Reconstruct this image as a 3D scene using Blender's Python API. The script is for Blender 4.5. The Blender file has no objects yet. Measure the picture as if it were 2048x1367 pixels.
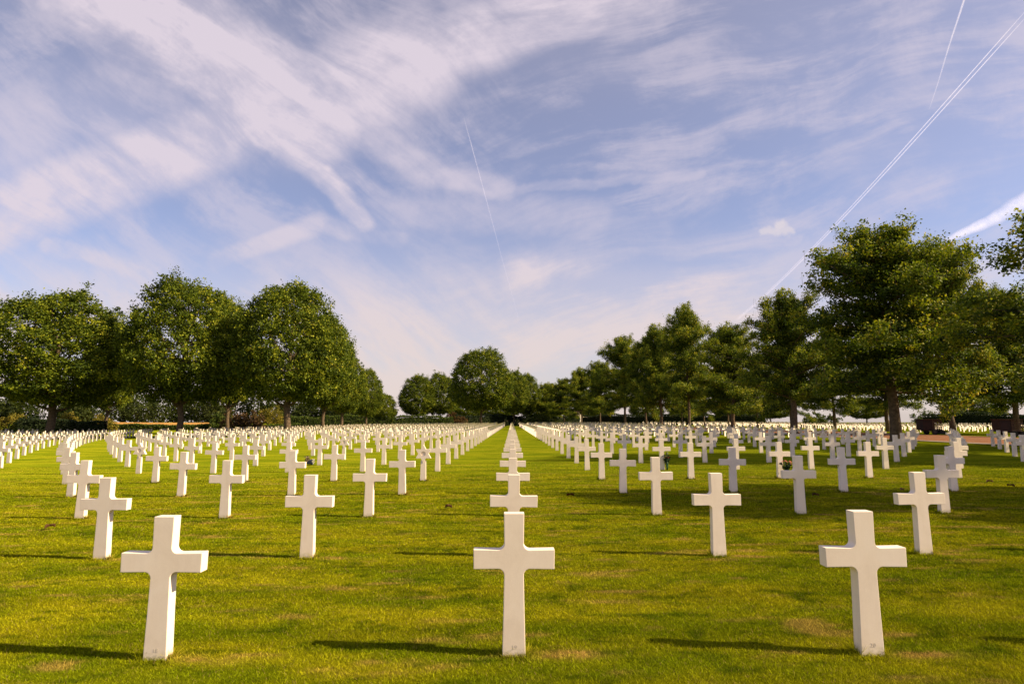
import bpy, bmesh, math, random
import numpy as np
from mathutils import Vector, Matrix
R = math.radians
rng = np.random.default_rng(7)
random.seed(7)
scn = bpy.context.scene
COL = scn.collection

# ------------------------------------------------------------------ camera
cam = bpy.data.cameras.new("camera")
cam.sensor_width = 36.0
cam.lens = 1194.0 / 2048 * 36
cam.clip_start = 0.05
cam.clip_end = 60000
camo = bpy.data.objects.new("camera", cam)
camo.location = (0, 0, 1.80)
camo.rotation_euler = (R(90) + 0.1285, 0, 0)
COL.objects.link(camo)
scn.camera = camo

# ------------------------------------------------------------------ exposure, sun
scn.view_settings.view_transform = 'Standard'
scn.view_settings.look = 'None'
scn.view_settings.exposure = 1.05
scn.view_settings.gamma = 1.0
scn.render.engine = 'CYCLES'
SUN_EL, SUN_AZ = R(33.9), R(-10.2)           # azimuth measured from +X (east) towards +Y
SUNV = Vector((math.cos(SUN_EL) * math.cos(SUN_AZ), math.cos(SUN_EL) * math.sin(SUN_AZ), math.sin(SUN_EL)))
sl = bpy.data.lights.new("sun", 'SUN')
sl.energy = 5.0
sl.angle = R(0.55)
sl.color = (1.0, 0.80, 0.50)
so = bpy.data.objects.new("sun", sl)
so.rotation_euler = SUNV.to_track_quat('Z', 'Y').to_euler()
so.location = (30, -5, 30)
COL.objects.link(so)

# ------------------------------------------------------------------ node helper
class NT:
    def __init__(s, tree):
        s.t = tree
        s.t.nodes.clear()
    def n(s, typ, **kw):
        nd = s.t.nodes.new(typ)
        ins = kw.pop('ins', {})
        for k, v in kw.items():
            setattr(nd, k, v)
        for k, v in ins.items():
            s.put(nd, k, v)
        return nd
    def put(s, nd, k, v):
        sock = nd.inputs[k]
        if isinstance(v, bpy.types.NodeSocket):
            s.t.links.new(v, sock)
        else:
            sock.default_value = v
    def m(s, op, a, b=0.0, c=None, clamp=False):
        nd = s.n('ShaderNodeMath', operation=op, use_clamp=clamp)
        s.put(nd, 0, a)
        s.put(nd, 1, b)
        if c is not None:
            s.put(nd, 2, c)
        return nd.outputs[0]
    def v(s, op, a, b=None, scale=None):
        nd = s.n('ShaderNodeVectorMath', operation=op)
        s.put(nd, 0, a)
        if b is not None:
            s.put(nd, 1, b)
        if scale is not None:
            s.put(nd, 'Scale', scale)
        return nd.outputs['Value'] if op in ('DOT_PRODUCT', 'LENGTH', 'DISTANCE') else nd.outputs[0]
    def noise(s, vec, scale, detail=4, rough=0.55, dist=0.0, dim='3D'):
        nd = s.n('ShaderNodeTexNoise', noise_dimensions=dim)
        if vec is not None:
            s.put(nd, 'Vector', vec)
        s.put(nd, 'Scale', scale)
        s.put(nd, 'Detail', detail)
        s.put(nd, 'Roughness', rough)
        s.put(nd, 'Distortion', dist)
        return nd.outputs['Fac'], nd.outputs['Color']
    def ramp(s, fac, stops):
        nd = s.n('ShaderNodeValToRGB')
        e = nd.color_ramp.elements
        while len(e) < len(stops):
            e.new(0.5)
        for i, (p, c) in enumerate(stops):
            e[i].position = p
            e[i].color = (*c, 1)
        s.put(nd, 0, fac)
        return nd.outputs[0]
    def mix(s, fac, a, b, blend='MIX'):
        nd = s.n('ShaderNodeMix', data_type='RGBA', blend_type=blend)
        s.put(nd, 0, fac)
        s.put(nd, 6, a)
        s.put(nd, 7, b)
        return nd.outputs[2]
    def mr(s, val, a, b, c, d, smooth=True):
        nd = s.n('ShaderNodeMapRange', interpolation_type='SMOOTHSTEP' if smooth else 'LINEAR')
        for k, x in zip((0, 1, 2, 3, 4), (val, a, b, c, d)):
            s.put(nd, k, x)
        return nd.outputs[0]

# ------------------------------------------------------------------ sky: Nishita + cirrus
world = bpy.data.worlds.new("World")
scn.world = world
world.use_nodes = True
W = NT(world.node_tree)
sky = W.n('ShaderNodeTexSky', sky_type='NISHITA')
sky.sun_disc = False
sky.sun_elevation = SUN_EL
sky.sun_rotation = R(90) - SUN_AZ
sky.altitude = 100
sky.air_density = 1.0
sky.dust_density = 1.0
sky.ozone_density = 2.0
tc = W.n('ShaderNodeTexCoord')
dirv = tc.outputs['Generated']
sep = W.n('ShaderNodeSeparateXYZ', ins={0: dirv})
ax = W.m('MAXIMUM', W.m('ABSOLUTE', sep.outputs[1]), 0.08)
u = W.m('DIVIDE', sep.outputs[0], ax)
v = W.m('DIVIDE', sep.outputs[2], ax)
uv0 = W.n('ShaderNodeCombineXYZ', ins={0: u, 1: v}).outputs[0]
# ragged edges: warp by two scales of noise
wn1 = W.noise(uv0, 2.6, 4, 0.6)[1]
wn2 = W.noise(uv0, 9.0, 5, 0.65)[1]
w1 = W.v('SCALE', W.v('SUBTRACT', wn1, (0.5, 0.5, 0.5)), scale=0.09)
w2 = W.v('SCALE', W.v('SUBTRACT', wn2, (0.5, 0.5, 0.5)), scale=0.07)
uvw = W.v('MULTIPLY', W.v('ADD', uv0, W.v('ADD', w1, w2)), (1, 1, 0))
w3 = W.v('SCALE', W.v('SUBTRACT', wn1, (0.5, 0.5, 0.5)), scale=0.035)
w4 = W.v('SCALE', W.v('SUBTRACT', wn2, (0.5, 0.5, 0.5)), scale=0.035)
uvt = W.v('MULTIPLY', W.v('ADD', uv0, W.v('ADD', w3, w4)), (1, 1, 0))
STROKES = [
(-0.775,0.818,-0.377,0.535,0.11,0.85),(-0.377,0.535,-0.183,0.64,0.108,0.8),(-0.183,0.64,0.253,0.798,0.075,0.75),
(-0.939,0.333,-0.43,0.54,0.077,0.8),(-0.955,0.47,-0.602,0.583,0.108,0.5),(-0.464,0.502,-0.336,0.424,0.024,0.9),
(-0.336,0.424,-0.255,0.338,0.022,0.85),(-0.806,0.298,-0.62,0.245,0.022,0.6),(-0.511,0.271,-0.333,0.329,0.025,0.6),
(-0.333,0.329,-0.193,0.306,0.023,0.5),(-0.242,0.498,-0.144,0.424,0.036,0.55),(-0.144,0.424,-0.012,0.392,0.027,0.55),
(-0.021,0.389,0.33,0.428,0.013,0.45),(-0.264,0.351,0.153,0.351,0.04,0.45),(-0.003,0.342,0.256,0.315,0.036,0.4),
(0.022,0.236,0.389,0.201,0.06,0.75),(-0.293,0.201,0.022,0.184,0.048,0.6),(0.263,0.271,0.497,0.306,0.014,0.45),
(0.279,0.479,0.368,0.493,0.016,0.35),(0.775,0.236,0.927,0.289,0.036,0.6),
(0.341,0.699,0.952,0.507,0.17,0.22),(0.594,0.442,0.945,0.442,0.081,0.3),(-0.636,0.442,-0.526,0.378,0.016,0.35),
(-0.919,0.236,-0.616,0.184,0.045,0.5),(-0.076,0.728,0.159,0.669,0.12,0.3),
(-0.938,0.798,-0.779,0.564,0.12,0.12)]
def stroke(p, st):
    ax_, ay, bx, by, w, s = st
    ba = (bx - ax_, by - ay, 0)
    L2 = ba[0] ** 2 + ba[1] ** 2
    pa = W.v('SUBTRACT', p, (ax_, ay, 0))
    h = W.m('MULTIPLY', W.v('DOT_PRODUCT', pa, ba), 1.0 / L2, clamp=True)
    d = W.v('LENGTH', W.v('SUBTRACT', pa, W.v('SCALE', ba, scale=h)))
    return W.mr(d, 0.3 * w, 1.6 * w, s, 0.0)
tot = None
for st in STROKES:
    c = stroke(uvw if st[4] > 0.09 else uvt, st)
    tot = c if tot is None else W.m('SMOOTH_MAX', tot, c, 0.12)
# fibrous cirrus texture: drawn-out noise bent along the bands
def streak(vec, ang, along, across, off):
    vr = W.n('ShaderNodeVectorRotate', rotation_type='Z_AXIS')
    W.put(vr, 'Vector', vec); vr.inputs['Angle'].default_value = R(ang)
    return W.v('ADD', W.v('MULTIPLY', vr.outputs[0], (along, across, 1)), (off, off * 0.7, off))
swirl = W.v('ADD', uv0, W.v('SCALE', W.v('SUBTRACT', W.noise(uv0, 1.7, 3, 0.5)[1], (0.5, 0.5, 0.5)), scale=0.15))
swirl = W.v('MULTIPLY', swirl, (1, 1, 0))
fa = W.noise(streak(swirl, 36, 3.2, 13.0, 3.1), 1.0, 8, 0.62, 0.35)[0]
fbb = W.noise(streak(swirl, -14, 3.0, 15.0, 9.7), 1.0, 8, 0.62, 0.35)[0]
side = W.mr(u, -0.35, 0.25, 0.0, 1.0)
f12 = W.m('ADD', W.m('MULTIPLY', fa, W.m('SUBTRACT', 1.0, side)), W.m('MULTIPLY', fbb, side))
f3 = W.noise(uv0, 5.0, 8, 0.66, 0.3)[0]
fb = W.m('ADD', W.m('MULTIPLY', f12, 0.62), W.m('MULTIPLY', f3, 0.38))
tex = W.mr(fb, 0.38, 0.62, 0.0, 1.0)
base = W.m('ADD', W.m('MULTIPLY', W.mr(fb, 0.44, 0.64, 0.0, 1.0), 0.40), 0.19)
low = W.mr(v, 0.10, 0.46, 1.0, 0.0)         # layers merge near the horizon
lowt = W.m('MULTIPLY', low, W.m('ADD', 0.62, W.m('MULTIPLY', tex, 0.55)))
den = W.m('MULTIPLY', tot, W.m('ADD', 0.66, W.m('MULTIPLY', tex, 0.75)))
alpha = W.m('SMOOTH_MAX', W.m('SMOOTH_MAX', den, base, 0.15), lowt, 0.2)
alpha = W.m('MINIMUM', W.m('MULTIPLY', alpha, 0.98), 0.94)
# small fair-weather cloud
pf = None
for st in ((0.436,0.321,0.480,0.323,0.007,0.7),(0.462,0.328,0.470,0.332,0.008,0.85),(0.80,0.12,0.81,0.12,0.001,0.0)):
    c = stroke(W.v('MULTIPLY', W.v('ADD', uv0, W.v('SCALE', W.v('SUBTRACT', W.noise(uv0, 40, 5, 0.6)[1], (0.5,0.5,0.5)), scale=0.03)), (1,1,0)), st)
    pf = c if pf is None else W.m('MAXIMUM', pf, c)
tint = W.mix(W.mr(v, 0.2, 0.85, 0.0, 1.0), (0.93, 0.92, 1.10, 1), (1.30, 1.02, 1.02, 1))
skyc = W.mix(1.0, sky.outputs[0], tint, 'MULTIPLY')
ccol = W.mix(W.mr(v, 0.0, 0.40, 0.0, 1.0), (5.8, 4.9, 4.6, 1), (5.5, 4.85, 5.45, 1))
c1 = W.mix(alpha, skyc, ccol)
c2 = W.mix(W.m('MULTIPLY', pf, 0.6), c1, (6.4, 5.6, 5.4, 1))
bg = W.n('ShaderNodeBackground', ins={0: c2, 1: 0.067})
out = W.n('ShaderNodeOutputWorld', ins={0: bg.outputs[0]})

# ------------------------------------------------------------------ field geometry
X0, D1, RS, CS, QQ = 0.014, 4.82, 3.33, 2.741, 0.00203
def gz(x, y=0):
    """height of the lawn: a very gentle rise to the right, falling away to the left"""
    xc = np.clip(x, -50, 45)
    return 0.0064 * xc - 0.0001 * xc * xc
def cell(n, c):
    y = D1 + RS * (n - 1)
    s = CS * c * (1 - 1e-5 * (CS * c) ** 2)
    return X0 + s * (1 - QQ * (y - D1)), y
PAL = rng.random((64, 256, 256)).astype(np.float32)
def vn(x, y, seed):
    T = PAL[seed % 64]
    xi = np.floor(x).astype(int); yi = np.floor(y).astype(int)
    fx = x - xi; fy = y - yi
    fx = fx * fx * (3 - 2 * fx); fy = fy * fy * (3 - 2 * fy)
    a = T[xi % 256, yi % 256]; b = T[(xi + 1) % 256, yi % 256]
    c = T[xi % 256, (yi + 1) % 256]; d = T[(xi + 1) % 256, (yi + 1) % 256]
    return (a * (1 - fx) + b * fx) * (1 - fy) + (c * (1 - fx) + d * fx) * fy
def fbm(x, y, seed, o=4):
    t = 0; a = 0.5; s = 0
    for i in range(o):
        t = t + a * vn(x * 2 ** i + 17.3 * i, y * 2 ** i + 5.1 * i, seed + i)
        s += a; a *= 0.55
    return t / s
NEAR_CROSSES = [cell(n, c) for n in range(1, 12) for c in range(-11, 12)]
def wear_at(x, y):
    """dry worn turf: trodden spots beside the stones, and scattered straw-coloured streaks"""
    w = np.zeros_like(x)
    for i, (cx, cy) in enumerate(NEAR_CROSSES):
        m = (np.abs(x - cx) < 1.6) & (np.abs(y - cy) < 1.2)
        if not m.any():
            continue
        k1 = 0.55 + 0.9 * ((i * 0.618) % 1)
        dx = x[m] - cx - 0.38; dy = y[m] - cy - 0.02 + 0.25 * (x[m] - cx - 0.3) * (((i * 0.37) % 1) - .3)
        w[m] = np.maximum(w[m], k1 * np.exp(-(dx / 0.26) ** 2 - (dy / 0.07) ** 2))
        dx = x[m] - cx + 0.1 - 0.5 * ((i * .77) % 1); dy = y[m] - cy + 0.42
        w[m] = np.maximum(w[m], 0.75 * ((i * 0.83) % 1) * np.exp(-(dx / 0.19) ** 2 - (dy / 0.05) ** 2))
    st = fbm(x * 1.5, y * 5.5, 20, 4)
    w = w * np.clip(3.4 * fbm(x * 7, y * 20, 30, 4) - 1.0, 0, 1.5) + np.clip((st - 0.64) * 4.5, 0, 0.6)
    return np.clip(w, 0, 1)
def lawn_rgb(x, y):
    a = fbm(x * 0.9, y * 2.4, 1, 4)[:, None]
    b = fbm(x * 4.5, y * 9, 9, 3)[:, None]
    g1 = np.array([0.215, 0.262, 0.005]); g2 = np.array([0.39, 0.37, 0.009]); g3 = np.array([0.078, 0.125, 0.004])
    t = np.clip((a - 0.32) * 2.6, 0, 1)
    c = g1 * (1 - t) + g2 * t
    t2 = np.clip((0.46 - b) * 3.4, 0, 0.85)
    c = c * (1 - t2) + g3 * t2
    c = c * (1 + 0.09 * np.sin(6.283 * (y / 1.15 + 0.35 * fbm(x * 0.25, y * 0.5, 55, 2))))[:, None]
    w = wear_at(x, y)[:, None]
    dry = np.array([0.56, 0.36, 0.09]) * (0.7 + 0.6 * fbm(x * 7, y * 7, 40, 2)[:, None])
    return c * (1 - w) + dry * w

# ------------------------------------------------------------------ generic builders
def mesh_np(name, V, F, mat=None, attrs=None, smooth=False):
    """V (n,3), F (m,k) all faces the same size"""
    V = np.asarray(V, np.float32); F = np.asarray(F, np.int32)
    me = bpy.data.meshes.new(name)
    me.vertices.add(len(V)); me.vertices.foreach_set('co', V.ravel())
    k = F.shape[1]
    me.loops.add(F.size); me.loops.foreach_set('vertex_index', F.ravel())
    me.polygons.add(len(F))
    me.polygons.foreach_set('loop_start', np.arange(0, F.size, k, dtype=np.int32))
    me.polygons.foreach_set('loop_total', np.full(len(F), k, np.int32))
    if smooth:
        me.polygons.foreach_set('use_smooth', np.ones(len(F), bool))
    for an, arr in (attrs or {}).items():
        arr = np.asarray(arr, np.float32)
        if arr.ndim == 1:
            at = me.attributes.new(an, 'FLOAT', 'POINT'); at.data.foreach_set('value', arr)
        else:
            at = me.attributes.new(an, 'FLOAT_COLOR', 'POINT')
            at.data.foreach_set('color', np.concatenate([arr, np.ones((len(arr), 1), np.float32)], 1).ravel())
    me.update(calc_edges=True)
    if mat:
        me.materials.append(mat)
    return me
def link(name, me, parent=None, loc=None, rz=0.0, **props):
    o = bpy.data.objects.new(name, me)
    COL.objects.link(o)
    if loc is not None:
        o.location = loc
    o.rotation_euler = (0, 0, rz)
    if parent:
        o.parent = parent
    for k, val in props.items():
        o[k] = val
    return o
def material(name):
    m = bpy.data.materials.new(name); m.use_nodes = True
    return m, NT(m.node_tree)
def simple(name, rgb, rough=0.7, noise_amt=0.25, scale=6.0, bump=0.0, spec=0.3, metal=0.0):
    m, t = material(name)
    g = t.n('ShaderNodeTexCoord').outputs['Object']
    f, _ = t.noise(g, scale, 5, 0.6)
    lo = tuple(c * (1 - noise_amt) for c in rgb); hi = tuple(min(1, c * (1 + noise_amt)) for c in rgb)
    col = t.ramp(f, [(0.3, lo), (0.7, hi)])
    p = t.n('ShaderNodeBsdfPrincipled', ins={'Base Color': col, 'Roughness': rough, 'Metallic': metal, 'Specular IOR Level': spec})
    if bump:
        b = t.n('ShaderNodeBump', ins={'Strength': bump, 'Distance': 0.02, 'Height': t.noise(g, scale * 4, 6, 0.6)[0]})
        t.put(p, 'Normal', b.outputs[0])
    t.n('ShaderNodeOutputMaterial', ins={0: p.outputs[0]})
    return m

# ------------------------------------------------------------------ lawn sheet
def lawn_material():
    m, t = material("lawn_turf")
    g = t.n('ShaderNodeNewGeometry').outputs['Position']
    att = t.n('ShaderNodeAttribute', attribute_name='turf').outputs['Color']
    near = t.n('ShaderNodeAttribute', attribute_name='near').outputs['Fac']
    mp = t.n('ShaderNodeMapping', ins={'Vector': g}); mp.inputs['Scale'].default_value = (0.35, 1.3, 1)
    a = t.noise(mp.outputs[0], 1.0, 6, 0.62)[0]
    col = t.ramp(a, [(0.30, (0.072, 0.108, 0.004)), (0.47, (0.135, 0.165, 0.005)), (0.62, (0.215, 0.220, 0.008)), (0.80, (0.31, 0.26, 0.025))])
    h = t.noise(g, 45, 4, 0.75)[0]
    col = t.mix(near, col, att)
    col = t.mix(0.55, col, t.mix(h, (0.25, 0.25, 0.25, 1), (1.7, 1.7, 1.7, 1)), 'MULTIPLY')
    p = t.n('ShaderNodeBsdfDiffuse', ins={'Color': col, 'Roughness': 0.8})
    b = t.n('ShaderNodeBump', ins={'Strength': 0.9, 'Distance': 0.03, 'Height': t.noise(g, 28, 5, 0.8)[0]})
    t.put(p, 'Normal', b.outputs[0])
    t.n('ShaderNodeOutputMaterial', ins={0: p.outputs[0]})
    return m
MLAWN = lawn_material()
def axis(fine0, fine1, step, far, grow=1.12):
    a = list(np.arange(fine0, fine1 + 1e-6, step)); s = step; x = fine1
    while x < far:
        s *= grow; x += s; a.append(x)
    return a
yp = np.array(axis(2.8, 24, 0.075, 5000)); yn = np.array(sorted([-y for y in axis(-2.7, 0, 0.6, 300)]))
ys = np.concatenate([yn[yn < 2.75], yp])
xp = np.array(axis(0, 13, 0.09, 5000)); xs = np.concatenate([-xp[:0:-1], xp])
GX, GY = np.meshgrid(xs, ys)
gx, gy = GX.ravel(), GY.ravel()
GZ = gz(gx)
far = np.clip((np.hypot(gx, gy) - 400) / 1500, 0, 1)
GZ = GZ - 25 * far - 0.0012
und = (fbm(gx * 0.35, gy * 0.35, 50, 3) - 0.5) * 0.03 * (np.abs(gy) < 60)
GZ = GZ + und * (np.abs(gx) < 60)
nx = len(xs); ny = len(ys)
ii = np.arange(nx * ny).reshape(ny, nx)
F = np.stack([ii[:-1, :-1].ravel(), ii[:-1, 1:].ravel(), ii[1:, 1:].ravel(), ii[1:, :-1].ravel()], 1)
nearf = np.clip((24 - gy) / 10, 0, 1) * np.clip((14 - np.abs(gx)) / 3 + 1, 0, 1) * (gy > 2.5)
turf = lawn_rgb(gx, gy) * 0.45  # sheet colour darkened to stand for the shade beneath the grass blades
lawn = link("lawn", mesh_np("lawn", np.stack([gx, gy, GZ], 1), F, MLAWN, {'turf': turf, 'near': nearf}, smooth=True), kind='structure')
def gh(x, y):
    x = np.asarray(x, float); y = np.asarray(y, float)
    return gz(x) + (fbm(x * 0.35, y * 0.35, 50, 3) - 0.5) * 0.03 * (np.abs(y) < 60) * (np.abs(x) < 60)
def g1(x, y):
    return float(gh(np.array([x]), np.array([y]))[0])

# ------------------------------------------------------------------ grass blades (nearest part of the lawn)
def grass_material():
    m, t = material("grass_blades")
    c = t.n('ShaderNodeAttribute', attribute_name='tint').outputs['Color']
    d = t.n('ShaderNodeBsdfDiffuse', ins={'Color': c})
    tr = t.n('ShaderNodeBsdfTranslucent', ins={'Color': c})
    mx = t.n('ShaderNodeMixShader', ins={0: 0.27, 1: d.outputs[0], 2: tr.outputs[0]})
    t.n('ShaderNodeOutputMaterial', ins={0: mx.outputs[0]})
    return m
def blades():
    bx, by = [], []
    edges = np.array([3.0, 3.6, 4.3, 5.2, 6.3, 7.6, 9.2, 11.2, 13.6, 16.5, 20, 25])
    for y0, y1 in zip(edges[:-1], edges[1:]):
        ym = (y0 + y1) / 2
        rho = 17000 * (3.8 / ym) ** 1.75
        if ym > 15: rho *= max(0.15, (25 - ym) / 10)
        hw = 0.88 * y1 + 0.4
        n = int(rho * 2 * hw * (y1 - y0))
        bx.append(rng.uniform(-hw, hw, n)); by.append(rng.uniform(y0, y1, n))
    x = np.concatenate(bx); y = np.concatenate(by)
    tx, ty = [], []
    for nn in range(1, 6):
        for cc in range(-4, 5):
            cx, cy = cell(nn, cc); k = 420
            sd = rng.integers(0, 4, k); t = rng.uniform(-1, 1, k); o = np.abs(rng.normal(0, 0.014, k)) + 0.003
            hx, hy = 0.089, 0.05
            px_ = np.where(sd == 0, -hx - o, np.where(sd == 1, hx + o, t * hx)); py_ = np.where(sd < 2, t * hy, np.where(sd == 2, -hy - o, hy + o)) + hy
            tx.append(cx + px_); ty.append(cy + py_)
    nb = len(x)
    x = np.concatenate([x] + tx); y = np.concatenate([y] + ty)
    n = len(x)
    col = lawn_rgb(x, y) * (0.36 + 1.62 * rng.random((n, 1)) ** 1.4)
    dry = rng.random(n) < 0.05
    col[dry] = np.array([0.42, 0.31, 0.09]) * rng.uniform(0.6, 1.2, (dry.sum(), 1))
    h = 0.012 + 0.015 * rng.random(n) * (0.5 + fbm(x * 3, y * 3, 33, 2))
    front = y[nb:] < np.concatenate([np.full(420, cell(nn, cc)[1]) for nn in range(1, 6) for cc in range(-4, 5)])
    h[nb:] = rng.uniform(0.022, 0.058, n - nb) * np.where(front, 0.5, 1)
    # longer uncut grass round the stones
    for cx, cy in NEAR_CROSSES[:11 * 23]:
        m = (np.abs(x - cx) < 0.16) & (np.abs(y - cy - .03) < 0.13)
        h[m] *= 1.7
    w = 0.0018 * (0.7 + 0.6 * rng.random(n)) * np.maximum(1, y / 4.2) ** 1.0
    a = rng.uniform(0, 2 * np.pi, n); lean = rng.normal(0, 0.75, (n, 2)) * h[:, None]
    z = gh(x, y) - 0.004
    dx, dy = np.cos(a) * w, np.sin(a) * w
    V = np.empty((n, 3, 3), np.float32)
    V[:, 0] = np.stack([x - dx, y - dy, z], 1); V[:, 1] = np.stack([x + dx, y + dy, z], 1)
    V[:, 2] = np.stack([x + lean[:, 0], y + lean[:, 1], z + h], 1)
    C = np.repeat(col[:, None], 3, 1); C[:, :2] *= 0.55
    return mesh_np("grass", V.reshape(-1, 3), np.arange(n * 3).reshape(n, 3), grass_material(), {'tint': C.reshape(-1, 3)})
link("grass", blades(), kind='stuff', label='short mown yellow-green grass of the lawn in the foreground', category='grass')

# ------------------------------------------------------------------ marble headstones
def marble():
    m, t = material("white_marble")
    o = t.n('ShaderNodeTexCoord').outputs['Object']
    rnd = t.n('ShaderNodeObjectInfo').outputs['Random']
    off = t.v('ADD', o, t.n('ShaderNodeCombineXYZ', ins={0: t.m('MULTIPLY', rnd, 40.0), 1: t.m('MULTIPLY', rnd, 13.0), 2: 0.0}).outputs[0])
    f = t.noise(off, 3.0, 7, 0.62, 0.8)[0]
    col = t.ramp(f, [(0.28, (0.78, 0.66, 0.545)), (0.5, (0.85, 0.73, 0.61)), (0.75, (0.88, 0.77, 0.66))])
    stk = t.noise(t.v('MULTIPLY', off, (14, 14, 1.6)), 1.0, 5, 0.65)[0]
    col = t.mix(0.11, col, t.ramp(stk, [(0.35, (0.72, 0.70, 0.66)), (0.6, (1, 1, 1))]), 'MULTIPLY')
    col = t.mix(1.0, col, t.mix(rnd, (0.94, 0.94, 0.95, 1), (1, 1, 1, 1)), 'MULTIPLY')
    fine = t.noise(off, 120, 3, 0.6)[0]
    col = t.mix(0.10, col, t.ramp(fine, [(0.3, (0.5, 0.5, 0.5)), (0.7, (1, 1, 1))]), 'MULTIPLY')
    z = t.n('ShaderNodeSeparateXYZ', ins={0: o}).outputs[2]
    soil = t.m('MULTIPLY', t.mr(z, 0.015, 0.10, 0.55, 0.0), t.mr(t.noise(off, 30, 4, 0.7)[0], 0.42, 0.62, 0.15, 1.0))
    col = t.mix(soil, col, (0.40, 0.36, 0.22, 1))
    p = t.n('ShaderNodeBsdfPrincipled', ins={'Base Color': col, 'Roughness': 0.62, 'Specular IOR Level': 0.25})
    b = t.n('ShaderNodeBump', ins={'Strength': 0.12, 'Distance': 0.004, 'Height': fine})
    t.put(p, 'Normal', b.outputs[0])
    t.n('ShaderNodeOutputMaterial', ins={0: p.outputs[0]})
    return m
MMARBLE = marble()
HC, TH = 1.07, 0.10
def cross_outline(fillet=True):
    r = 0.047
    def arc(cx, cz, a0, a1, n=6):
        return [(cx + r * math.cos(R(a0 + (a1 - a0) * i / n)), cz + r * math.sin(R(a0 + (a1 - a0) * i / n))) for i in range(n + 1)]
    half = [(0.0900, -0.06), (0.0865, 0.12), (0.0805, 0.36)]
    if fillet:
        half += arc(0.0760 + r, 0.6525 - r, 180, 90)
        half += [(0.3140, 0.6500), (0.3165, 0.796)]
        half += arc(0.0760 + r, 0.7925 + r, 270, 180)
        half += [(0.0795, HC)]
    else:
        half = [(0.090, -0.05), (0.077, 0.6525), (0.314, 0.650), (0.316, 0.795), (0.077, 0.7925), (0.0795, HC)]
    return half + [(-x, z) for x, z in reversed(half)]
def prism_mesh(outline, th, bevel, name, mat):
    bm = bmesh.new()
    vs = [bm.verts.new((x, 0, z)) for x, z in outline]
    f = bm.faces.new(vs)
    ret = bmesh.ops.extrude_face_region(bm, geom=[f])
    for g in ret['geom']:
        if isinstance(g, bmesh.types.BMVert):
            g.co.y += th
    bmesh.ops.recalc_face_normals(bm, faces=bm.faces)
    if bevel:
        es = [e for e in bm.edges if len(e.link_faces) == 2 and e.calc_face_angle() > R(50)]
        bmesh.ops.bevel(bm, geom=es, offset=bevel, segments=2, affect='EDGES', profile=0.6)
    me = bpy.data.meshes.new(name)
    bm.to_mesh(me); bm.free()
    me.materials.append(mat)
    return me
CROSS_HI = prism_mesh(cross_outline(), TH, 0.0045, "cross_near", MMARBLE)
CROSS_MID = prism_mesh(cross_outline(), TH, 0, "cross_middle", MMARBLE)

def star_mesh():
    bm = bmesh.new()
    def add_prism(pts, y0, y1):
        a = [bm.verts.new((x, y0, z)) for x, z in pts]; b = [bm.verts.new((x, y1, z)) for x, z in pts]
        n = len(pts)
        bm.faces.new(a); bm.faces.new(b[::-1])
        for i in range(n):
            bm.faces.new((a[i], b[i], b[(i + 1) % n], a[(i + 1) % n]))
    add_prism([(0.0855, -0.06), (0.072, 0.60), (-0.072, 0.60), (-0.0855, -0.06)], 0.012, TH)
    zc, Ro, Ri = 0.80, 0.262, 0.262 / math.sqrt(3)
    n = 12
    pts = [((Ro if i % 2 == 0 else Ri) * math.sin(i * math.pi / 6), zc + (Ro if i % 2 == 0 else Ri) * math.cos(i * math.pi / 6)) for i in range(n)]
    # star plate with a round sunk disc in its middle
    K = 24; rd = 0.072
    y0, y1 = 0.0, 0.094
    front = [bm.verts.new((x, y0, z)) for x, z in pts]; back = [bm.verts.new((x, y1, z)) for x, z in pts]
    ring = [bm.verts.new((rd * math.sin(2 * math.pi * k / K), y0, zc + rd * math.cos(2 * math.pi * k / K))) for k in range(K)]
    ringb = [bm.verts.new((v_.co.x, y0 + 0.03, v_.co.z)) for v_ in ring]
    bm.faces.new(back[::-1])
    for i in range(n):
        bm.faces.new((front[i], back[i], back[(i + 1) % n], front[(i + 1) % n]))
        j = 2 * i
        bm.faces.new((front[i], front[(i + 1) % n], ring[(j + 2) % K], ring[(j + 1) % K], ring[j]))
    for k in range(K):
        bm.faces.new((ring[k], ring[(k + 1) % K], ringb[(k + 1) % K], ringb[k]))
    bm.faces.new(ringb)
    bmesh.ops.recalc_face_normals(bm, faces=bm.faces)
    me = bpy.data.meshes.new("star_headstone"); bm.to_mesh(me); bm.free(); me.materials.append(MMARBLE)
    return me
STAR = star_mesh()

PATH_X = 34.3
def shrink(y): return 1 - QQ * (y - D1)
def ymax(c):
    if c <= -24: return 84
    if c <= -21: return 100
    return 152
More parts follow.
